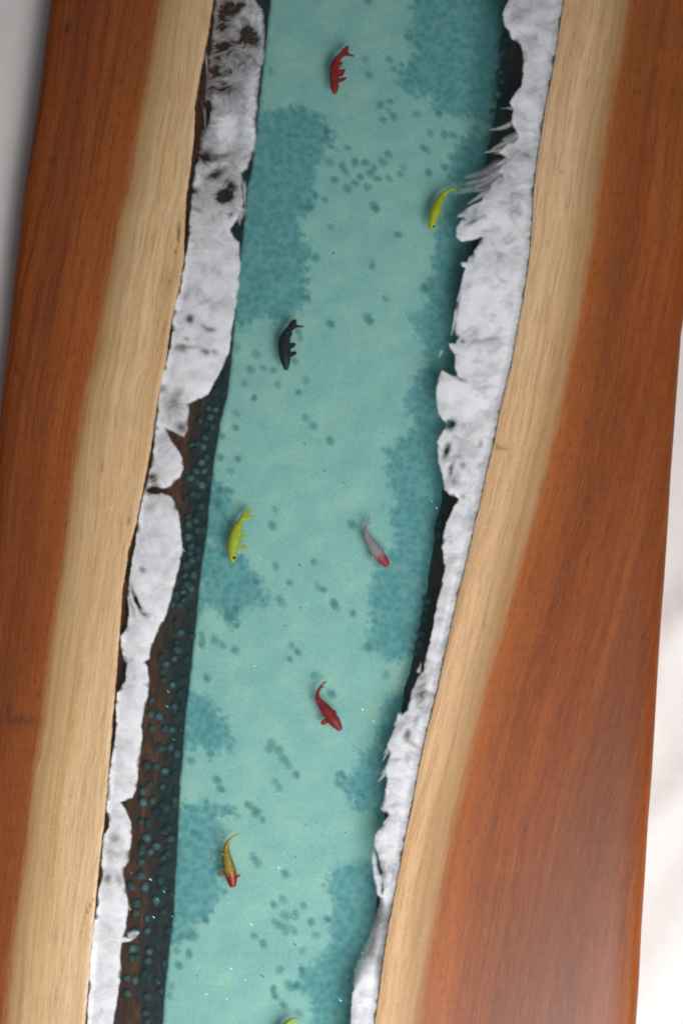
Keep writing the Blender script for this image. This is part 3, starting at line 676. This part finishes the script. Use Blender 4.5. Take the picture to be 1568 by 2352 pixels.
# packed gravel patches: uncountable, one object
pts = []
cx = RNG.uniform(360, 1190, 9000); cy = RNG.uniform(-300, 2650, 9000)
ok = (cx > interp(L_BED, cy) + 6) & (cx < interp(R_BED, cy) + 4)
cx, cy = cx[ok], cy[ok]
mk = zone_mask(cx, cy)
cx, cy = cx[mk > .6], cy[mk > .6]
cell = {}
for x, y in zip(cx, cy):
    kx, ky = int(x // 13), int(y // 13)
    if any((x - a) ** 2 + (y - b_y) ** 2 < 150 for i in (-1, 0, 1) for j in (-1, 0, 1) for (a, b_y) in cell.get((kx + i, ky + j), ())): continue
    cell.setdefault((kx, ky), []).append((x, y)); pts.append((x, y))
V0, F0, R0 = dome("g", 10, 4, 0.05); V0 = np.array(V0)
GV, GF, GR = [], [], []
zg = bed_z([p[0] for p in pts], [p[1] for p in pts]) - 0.00005
for (x, y) in pts:
    s = random.uniform(7.5, 11.5) * U; an = random.uniform(0, 3)
    c_a, s_a = math.cos(an), math.sin(an)
    X = V0.copy(); X[:, 1] *= random.uniform(.85, 1.2)
    X = np.stack([X[:, 0] * c_a - X[:, 1] * s_a, X[:, 0] * s_a + X[:, 1] * c_a, X[:, 2]], -1) * s
    o_ = len(GV) * len(V0)
    GV.append(X + P(x, y, zg[len(GV)])); GF += [tuple(i + o_ for i in f) for f in F0]; GR += R0
w = NT("packed_gravel")
r = w.attr('r'); p = w.pos(); n4 = w.noise(p, 120, 2); n2 = w.noise(p, 420, 2)
vor = w.n('ShaderNodeTexVoronoi'); vor.inputs['Scale'].default_value = 150; w.link(p, vor.inputs['Vector'])
c = w.mix(w.rng(vor.outputs['Color'], 0.2, 0.9), lin(84, 146, 152), lin(104, 168, 168))
c = w.mix(w.rng(r, .0, .9, 1, 0), c, w.mix(w.rng(n4, .35, .65), GRAV_A, GRAV_B))
mat_gr = sunk(w, c, w.math('MULTIPLY', w.math('POWER', r, 1.3), .11))
g = obj("gravel", mesh_np("gravel", np.concatenate(GV), GF, {'r': GR}), mat_gr)
tag(g, "teal glass gravel packed in the darker patches of the river bed", "gravel", None, "stuff")

# beads on the banks
BEADS = (T(1, [(1490, 470), (1468, 540)]) +
         T(4, [(100, 230), (130, 225), (150, 330), (90, 420), (125, 440), (100, 510), (80, 640), (80, 680), (75, 755), (120, 380), (170, 190), (200, 70), (195, 20), (230, 30), (160, 240), (180, 300), (170, 380), (150, 460), (130, 520), (150, 580), (120, 660), (130, 720)]) +
         T(5, [(145, 145), (145, 205), (150, 255), (90, 310), (75, 370), (110, 375), (120, 530), (100, 630), (85, 680), (35, 710), (20, 750), (135, 300), (180, 40), (180, 120), (190, 200), (175, 280)]) +
         T(6, [(100, 145), (90, 225), (140, 240), (95, 305), (175, 310), (210, 315), (205, 415), (125, 525), (170, 550), (90, 625), (100, 720), (160, 640), (45, 730), (215, 60), (45, 665), (165, 30), (225, 180)]) +
         T(7, [(180, 70), (220, 75), (210, 160), (180, 245), (180, 300), (180, 375), (120, 430), (260, 515), (155, 535), (140, 700), (130, 790), (215, 620), (265, 210), (200, 440), (230, 240)]) +
         T(8, [(320, 95), (210, 110), (200, 280), (270, 270), (200, 370), (185, 425), (280, 385), (275, 440), (155, 540), (200, 550), (160, 625), (270, 645), (285, 530), (185, 20)]))
R_BEADS = T(5, [(1525, 350), (1500, 460), (1475, 600), (1490, 540), (1460, 650), (1515, 400)]) + T(4, [(1510, 680), (1500, 740)]) + T(1, [(1500, 300), (1480, 420), (1440, 640), (1520, 230)])
placed = list(BEADS)
tries = 0
while len(placed) < 175 and tries < 9000:                # the crowded foot of the bank
    tries += 1
    y = random.uniform(20, 2352); xb = float(interp(L_BED, y)); xi = float(interp(L_IN, y))
    x = xb - 4 - abs(random.gauss(0, 1)) * 34
    if x < xi + 20 or any((x - a) ** 2 + (y - c) ** 2 < 120 for a, c in placed): continue
    if y < 880 and random.random() < .6: continue
    placed.append((x, y))
V, F, R = dome("bead", 14, 8, 0.5, True)
bead_me = mesh_np("glass_bead", V, F, {'r': R}); bead_me.materials.append(mat_bead)
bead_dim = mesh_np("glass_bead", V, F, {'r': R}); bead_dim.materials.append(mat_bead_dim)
def put_bead(x, y, f_in, f_bed, side, label, group, me=None):
    xi, xb = float(interp(f_in, y)), float(interp(f_bed, y)) - side * 14
    v = min(1.0, max(0.0, (x - xi) / (xb - xi)))
    o = bpy.data.objects.new("glass_bead", me or bead_me); COL.objects.link(o)
    s = random.uniform(11.0, 14.0) * U
    z = float(bank_z(np.array(v))) + s * .35
    o.location = P(x, y, z)
    o.scale = (s, s * random.uniform(.9, 1.2), s)
    o.rotation_euler = (0, random.uniform(.2, .5), random.uniform(0, 3))
    tag(o, label, "glass bead", group)
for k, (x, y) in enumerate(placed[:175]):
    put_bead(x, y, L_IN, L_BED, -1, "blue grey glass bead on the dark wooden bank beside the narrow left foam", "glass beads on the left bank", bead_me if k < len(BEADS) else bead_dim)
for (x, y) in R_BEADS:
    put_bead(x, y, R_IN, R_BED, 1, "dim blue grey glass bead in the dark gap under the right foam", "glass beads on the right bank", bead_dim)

# ------------------------------------------------------------------ glitter and specks held in the resin
GV, GF = [], []
def flake(x, y, z, s, el):
    an = random.uniform(-.9, -.5) if el else random.uniform(0, 3)
    c, si = math.cos(an), math.sin(an)
    q = P(x, y, z); o = len(GV)
    t = random.uniform(-.35, .35)
    for (u, v) in ((-1, -.35), (1, -.35), (1, .35), (-1, .35)):
        u *= el or 1.0
        for dz in (0.0, -0.0002):
            GV.append(q + np.array([(u * c - v * si) * s, (u * si + v * c) * s, dz + t * u * s]))
    GF.extend([(o, o + 2, o + 4, o + 6), (o + 7, o + 5, o + 3, o + 1)] + [(o + 2 * i, o + 2 * i + 1, o + (2 * i + 3) % 8, o + (2 * i + 2) % 8) for i in range(4)])
GL = (T(1, [(1022, 185), (950, 588)]) + T(2, [(885, 85)]) + T(3, [(795, 275), (755, 355), (688, 670), (843, 720), (1255, 675)]) + T(4, [(1040, 105), (588, 170), (412, 408), (603, 525), (612, 660), (1490, 588), (1465, 550)]) +
      T(5, [(568, 105), (838, 368), (918, 418), (540, 720), (895, 768)]) + T(6, [(588, 68), (1035, 2), (918, 290), (928, 308), (1028, 376), (1298, 198), (1360, 265), (825, 678), (780, 742), (190, 95), (222, 368), (438, 412), (215, 50), (185, 180)]) +
      T(7, [(575, 327), (685, 466), (805, 652), (957, 130), (962, 328), (990, 250), (1365, 90), (310, 467), (232, 397), (250, 612), (272, 510), (122, 358)]) + T(8, [(742, 44), (860, 230), (830, 548), (608, 628), (722, 658), (1495, 393), (1410, 525), (1370, 665), (750, 485), (365, 45)]))
for (x, y) in GL: flake(x, y, random.uniform(-.02, -.004), random.uniform(1.6, 2.7) * U, 1.25)
for i in range(300):
    y = random.uniform(-100, 2450); x = random.uniform(float(interp(L_BED, y)) - 40, float(interp(R_BED, y)) - 10)
    flake(x, y, random.uniform(-.026, -.004), random.uniform(.6, 1.3) * U, 1.2)
w = NT("glitter")
mat_gl = w.surf(w.bsdf(lin(120, 205, 215), .35, .6, Metallic=.2).outputs[0])
g = obj("glitter", mesh_np("glitter", np.array(GV), GF, smooth=False), mat_gl, table)
g['kind'] = 'stuff'
GV, GF = [], []
for (x, y) in T(1, [(978, 212), (128, 578)]) + T(2, [(617, 672), (1228, 557), (1280, 280), (485, 318)]) + T(4, [(738, 218), (960, 443), (850, 375)]) + T(5, [(795, 142), (800, 386), (715, 490)]) + T(6, [(1243, 405), (1297, 685)]) + T(7, [(1112, 85), (1178, 73), (1058, 267), (1340, 128), (1275, 365), (1052, 767)]) + T(8, [(1110, 344), (925, 525), (555, 525), (90, 548)]):
    flake(x, y, -.012, random.uniform(2.0, 3.4) * U, 1.0)
w = NT("dark_speck")
mat_sp = w.surf(w.bsdf(lin(52, 72, 54), .7, .2).outputs[0])
g = obj("dark_specks", mesh_np("dark_specks", np.array(GV), GF, smooth=False), mat_sp, table)
g['kind'] = 'stuff'

# ------------------------------------------------------------------ koi
def resample(pts, n):
    pts = np.array(pts, float); k = len(pts)
    t = np.linspace(0, k - 1, n); out = []
    for u in t:
        i = min(int(u), k - 2); f = u - i
        p0, p1, p2, p3 = pts[max(i - 1, 0)], pts[i], pts[i + 1], pts[min(i + 2, k - 1)]
        out.append(0.5 * ((2 * p1) + (-p0 + p2) * f + (2 * p0 - 5 * p1 + 4 * p2 - p3) * f * f + (-p0 + 3 * p1 - 3 * p2 + p3) * f ** 3))
    return np.array(out)

def koi_material(name, kind, c1, c2=None, c3=None):
    w = NT(name)
    t = w.attr('along'); p = w.pos()
    n = w.noise(p, 240, 3); f = w.noise(p, 1300, 2)
    if kind == 'plain':
        c = w.mix(w.rng(n, .38, .62), c1, c2)
        rough, metal = .5, 0.0
    elif kind == 'two':
        c = w.mix(w.rng(w.math('ADD', t, w.math('MULTIPLY', w.math('SUBTRACT', n, .5), .10)), .20, .34), c1, c2)
        rough, metal = .5, 0.0
    else:
        vor = w.n('ShaderNodeTexVoronoi'); vor.inputs['Scale'].default_value = 900; w.link(p, vor.inputs['Vector'])
        sc = w.mix(w.rng(vor.outputs['Distance'], .15, .75), c2, c3)
        sc = w.mix(w.rng(w.attr('flank'), .35, .95, 0, .75), sc, lin(104, 104, 66))
        c = w.mix(w.rng(w.math('ADD', t, w.math('MULTIPLY', w.math('SUBTRACT', n, .5), .06)), .16, .30), c1, sc)
        rough, metal = .35, .35
    b = w.bsdf(c, rough, .4, Metallic=metal)
    w.link(w.bump(f, .25, .0006), b.inputs['Normal'])
    return w.surf(b.outputs[0])

w = NT("koi_eye")
mat_eye = w.surf(w.bsdf(lin(16, 18, 20), .25, .5).outputs[0])

def koi(off, sc, spine, hw, fins, tail, eye, mat, label, z=-0.0205, eye_r=42, flat=.9):
    """One small koi: a lofted trunk, tail and fins fused into a single body."""
    Q = lambda p: (off[0] + p[0] / sc, off[1] + p[1] / sc)
    n = 48
    sp = resample([Q(p) for p in spine], n); r = resample([(h / sc * U, 0) for h in hw], n)[:, 0]
    r = np.clip(r, 0.00045, None)
    c = P(sp[:, 0], sp[:, 1], z)
    org = c[int(n * .42)].copy(); org[2] = z
    tan = np.gradient(c, axis=0); tan[:, 2] = 0; tan /= np.linalg.norm(tan, axis=1)[:, None]
    nor = np.stack([-tan[:, 1], tan[:, 0], np.zeros(n)], -1)
    m = 20; V = []; F = []
    # rounded snout
    L = np.linspace(0, 1, n)
    r2 = r * np.clip(np.sqrt(np.clip(L / .035, 0, 1)) * .45 + .55, 0, 1)
    for i in range(n):
        for j in range(m):
            a = 2 * math.pi * j / m
            V.append(c[i] + nor[i] * r2[i] * math.cos(a) + np.array([0, 0, 1]) * r2[i] * flat * (1.0 if i < n * .7 else 1.15) * math.sin(a))
    for i in range(n - 1):
        for j in range(m):
            F.append((i * m + j, i * m + (j + 1) % m, (i + 1) * m + (j + 1) % m, (i + 1) * m + j))
    F.append(list(range(m))[::-1]); F.append([(n - 1) * m + j for j in range(m)])
    def plate(pts, zc, h, tilt):
        pts = [Q(p) for p in pts]
        k = len(pts); o = len(V)
        w3 = P([p[0] for p in pts], [p[1] for p in pts], zc)
        base = w3[0]
        for s in (1, -1):
            for q in w3:
                dz = tilt * np.linalg.norm((q - base)[:2])
                V.append(q + np.array([0, 0, s * h + dz]))
        F.append([o + i for i in range(k)]); F.append([o + k + i for i in range(k)][::-1])
        for i in range(k): F.append((o + i, o + k + i, o + k + (i + 1) % k, o + (i + 1) % k))
    for f in fins: plate(f, z - .0006, .00055, -.12)
    if tail: plate(tail, z, .00065, .0)
    me = bpy.data.meshes.new("tmp"); me.from_pydata([tuple(v - org) for v in V], [], [tuple(f) for f in F])
    bm = bmesh.new(); bm.from_mesh(me)
    bmesh.ops.triangulate(bm, faces=[f for f in bm.faces if len(f.verts) > 4])
    bmesh.ops.recalc_face_normals(bm, faces=bm.faces); bm.to_mesh(me); bm.free()
    o = bpy.data.objects.new("tmp", me); COL.objects.link(o)
    md = o.modifiers.new("r", 'REMESH'); md.mode = 'VOXEL'; md.voxel_size = .00033
    sm = o.modifiers.new("s", 'SMOOTH'); sm.iterations = 3; sm.factor = .5
    dg = bpy.context.evaluated_depsgraph_get()
    body = bpy.data.meshes.new_from_object(o.evaluated_get(dg), depsgraph=dg)
    bpy.data.objects.remove(o); bpy.data.meshes.remove(me)
    body.name = "koi"; body.materials.clear(); body.materials.append(mat)
    co = np.zeros(len(body.vertices) * 3); body.vertices.foreach_get('co', co); co = co.reshape(-1, 3)
    d2 = ((co[:, None, :2] + org[:2] - c[None, :, :2]) ** 2).sum(-1)
    near = d2.argmin(1)
    for nm, val in (('along', near / (n - 1)), ('flank', np.sqrt(d2.min(1)) / r[near])):
        at = body.attributes.new(nm, 'FLOAT', 'POINT'); at.data.foreach_set('value', np.asarray(val, np.float32))
    body.polygons.foreach_set('use_smooth', [True] * len(body.polygons))
    k = obj("koi", body); k.location = org
    tag(k, label, "fish", "koi set in the resin river")
    if eye:
        bm = bmesh.new(); bmesh.ops.create_uvsphere(bm, u_segments=12, v_segments=8, radius=eye_r / sc * U)
        em = bpy.data.meshes.new("eye"); bm.to_mesh(em); bm.free()
        e = obj("eye", em, mat_eye, k)
        q = Q(eye); lo = P(q[0], q[1], z)
        i = ((c[:, :2] - lo[:2]) ** 2).sum(1).argmin(); lat = np.linalg.norm(c[i, :2] - lo[:2])
        hz = flat * math.sqrt(max(0.0, r[i] ** 2 - min(lat, r[i]) ** 2))
        e.location = P(q[0], q[1], z + hz * .9 ) - org
    return k

RED = koi_material("koi_red", 'plain', lin(146, 13, 16), lin(120, 9, 13))
YEL = koi_material("koi_yellow", 'plain', lin(168, 176, 26), lin(150, 166, 26))
BLK = koi_material("koi_black", 'plain', lin(14, 14, 16), lin(24, 24, 25))
WHT = koi_material("koi_white", 'two', lin(150, 30, 44), lin(150, 140, 146))
GLD = koi_material("koi_gold", 'gold', lin(146, 28, 22), lin(226, 186, 62), lin(140, 116, 42))
S = 13.655
koi((723.4, 91.9), S, [(620, 1690), (610, 1500), (600, 1250), (605, 950), (645, 720), (760, 520), (880, 380)], [70, 130, 155, 165, 135, 85, 55],
    [[(720, 1330), (790, 1330), (930, 1260), (1000, 1190), (960, 1145), (860, 1165), (720, 1210)], [(700, 1150), (860, 1140), (910, 1040), (955, 900), (895, 895), (700, 940)], [(700, 830), (830, 790), (885, 660), (820, 670), (700, 710)]],
    [(760, 430), (900, 250), (990, 180), (1070, 172), (1055, 270), (1030, 390), (1100, 430), (1240, 490), (1180, 530), (1080, 515), (990, 495), (890, 540), (790, 600)], (715, 1490), RED,
    "dark red koi high in the river with forked tail and stubby fins on one side")
koi((953.1, 413.4), S, [(480, 1560), (510, 1420), (560, 1200), (630, 980), (720, 740), (810, 540), (930, 410), (1060, 320), (1180, 275)], [60, 105, 150, 172, 150, 108, 75, 52, 36], [],
    [(1100, 290), (1200, 235), (1300, 225), (1275, 320), (1240, 460), (1200, 400), (1190, 325), (1080, 335)], (580, 1460), YEL,
    "slim yellow koi with hooked tail close to the right foam", z=-.0195)
koi((608.6, 717.7), S, [(655, 1810), (655, 1650), (630, 1400), (612, 1150), (600, 900), (680, 680), (780, 500), (840, 380)], [60, 120, 185, 200, 195, 150, 108, 88],
    [[(760, 1410), (840, 1390), (970, 1310), (1005, 1240), (960, 1205), (870, 1215), (740, 1270)], [(720, 1130), (870, 1120), (950, 1040), (975, 980), (920, 935), (720, 960)], [(700, 800), (820, 750), (875, 660), (820, 630), (700, 660)]],
    [(720, 430), (790, 290), (870, 215), (960, 215), (995, 270), (975, 330), (1010, 385), (1060, 405), (1215, 415), (1220, 465), (1120, 465), (1010, 475), (900, 540), (800, 600)], None, BLK,
    "black koi with short fins, the only black fish")
koi((493.8, 1154.0), S, [(555, 1880), (550, 1750), (550, 1500), (580, 1250), (640, 1000), (720, 760), (810, 580), (890, 420)], [70, 120, 168, 190, 190, 150, 92, 58],
    [[(690, 1480), (820, 1470), (960, 1455), (995, 1380), (965, 1325), (860, 1355), (680, 1420)], [(720, 1140), (930, 1140), (1000, 1030), (930, 1010), (740, 1060)]],
    [(820, 430), (900, 300), (1000, 205), (1105, 200), (1125, 260), (1080, 350), (1110, 410), (1310, 440), (1200, 480), (1060, 505), (950, 550), (870, 580)], (600, 1740), YEL,
    "bright yellow koi with black eye beside the dark left bank", eye_r=52)
koi((809.6, 1177.0), S, [(1085, 1700), (1030, 1590), (900, 1420), (760, 1230), (620, 1030), (510, 850), (430, 680), (400, 520), (420, 420)], [75, 130, 178, 180, 165, 128, 95, 60, 36],
    [[(680, 1320), (750, 1440), (690, 1510), (610, 1540), (545, 1490), (535, 1420), (600, 1350)], [(820, 1180), (940, 1085), (1015, 1085), (995, 1170), (950, 1270), (860, 1300)]],
    [(370, 440), (420, 300), (480, 190), (570, 112), (535, 230), (490, 320), (610, 295), (545, 375), (460, 440)], None, WHT,
    "greyish white koi with red head and red fin", z=-.0215)
koi((700.5, 1555.9), S, [(1105, 1670), (1050, 1560), (920, 1380), (800, 1220), (660, 1020), (520, 850), (410, 680), (388, 500), (450, 350)], [72, 115, 183, 185, 175, 132, 86, 62, 46],
    [[(640, 1280), (720, 1420), (640, 1480), (560, 1500), (485, 1455), (485, 1385), (540, 1330)], [(790, 1090), (920, 1000), (970, 1050), (978, 1130), (940, 1260), (840, 1220)]],
    [(370, 400), (430, 290), (520, 190), (620, 125), (690, 112), (640, 182), (560, 235), (510, 272), (550, 278), (630, 265), (580, 315), (520, 345), (470, 390)], (1108, 1500), RED,
    "bright red koi with curved tail and a round fin on each side", eye_r=34)
koi((476.5, 1906.2), S, [(790, 1800), (780, 1660), (750, 1450), (690, 1220), (640, 1000), (600, 750), (592, 550), (650, 380), (760, 260), (880, 170), (990, 112)], [85, 140, 180, 188, 165, 122, 86, 60, 40, 28, 12],
    [[(560, 1300), (480, 1290), (400, 1295), (320, 1330), (308, 1400), (380, 1455), (470, 1435), (590, 1420)], [(880, 1460), (970, 1395), (1045, 1385), (1035, 1465), (970, 1495), (880, 1520)], [(520, 870), (420, 875), (345, 930), (400, 965), (520, 990)]],
    None, None, GLD, "golden koi with red head and thin pointed tail")
koi((597.1, 2268.0), 10.503, [(560, 1900), (540, 1750), (520, 1500), (520, 1300), (545, 1100), (605, 960), (690, 850), (790, 775), (860, 760)], [60, 100, 140, 150, 135, 105, 75, 48, 34], [],
    [(780, 790), (800, 742), (860, 742), (950, 760), (965, 775), (880, 790), (840, 850), (800, 800)], None, YEL,
    "yellow koi cut off by the bottom edge, only its tail in view", z=-.0205)

# ------------------------------------------------------------------ white cloth under the table
nx, ny = 240, 260
gx = np.linspace(-1.5, 1.5, nx); gy = np.linspace(-1.7, 1.7, ny)
gx = np.sign(gx) * np.abs(gx / 1.5) ** 1.6 * 1.5; gy = np.sign(gy) * np.abs(gy / 1.7) ** 1.3 * 1.7
X, Y = np.meshgrid(gx, gy)
Z = Z_BOT - 0.0035 + 0.0015 * fbm(X * 6, Y * 5, 501, 2)
for (x0, y0, an, wd, h) in ((.262, -.12, 1.15, .010, .010), (.30, -.20, .75, .016, .013), (.29, -.30, 1.0, .018, .010), (.34, -.05, .5, .02, .012), (-.30, .30, 1.45, .02, .006)):
    c, s = math.cos(an), math.sin(an)
    dd_ = -(X - x0) * s + (Y - y0) * c; al = (X - x0) * c + (Y - y0) * s
    Z += .45 * h * np.exp(-(dd_ / wd) ** 2) * np.exp(-(al / .22) ** 2)
Z += .014 * sstep(-.262, -.300, X - .10 * Y) * (1 - sstep(.0, .5, np.abs(X + .30)))
xt0, xt1 = -.30, .255                                   # pressed flat under the wood
under = sstep(-.285, -.255, X - .10 * Y) * (1 - sstep(.20, .275, X - .10 * (Y)))
Z = np.where(under > 0, Z * (1 - under) + (Z_BOT - 0.0015) * under, Z)
Z = np.minimum(Z, np.where(under > .5, Z_BOT - .0008, 1.0))
V = np.stack([X.ravel(), Y.ravel(), Z.ravel()], -1)
w = NT("white_cloth")
wv = w.noise(w.pos(), 60, 4, .6)
c = w.mix(w.rng(wv, .3, .7), lin(230, 226, 225), lin(235, 231, 230))
wx = w.n('ShaderNodeTexWave'); wx.inputs['Scale'].default_value = 400; w.link(w.pos(), wx.inputs['Vector'])
b = w.bsdf(c, .9, .1)
w.link(w.bump(wx.outputs['Fac'], .08, .0004), b.inputs['Normal'])
cl = obj("cloth", mesh_np("cloth", V, grid_faces(ny, nx)[:, ::-1]), w.surf(b.outputs[0]))
sol = cl.modifiers.new("thick", 'SOLIDIFY'); sol.thickness = .0012; sol.offset = -1
tag(cl, "rumpled white cloth spread under the wooden table top", "cloth")
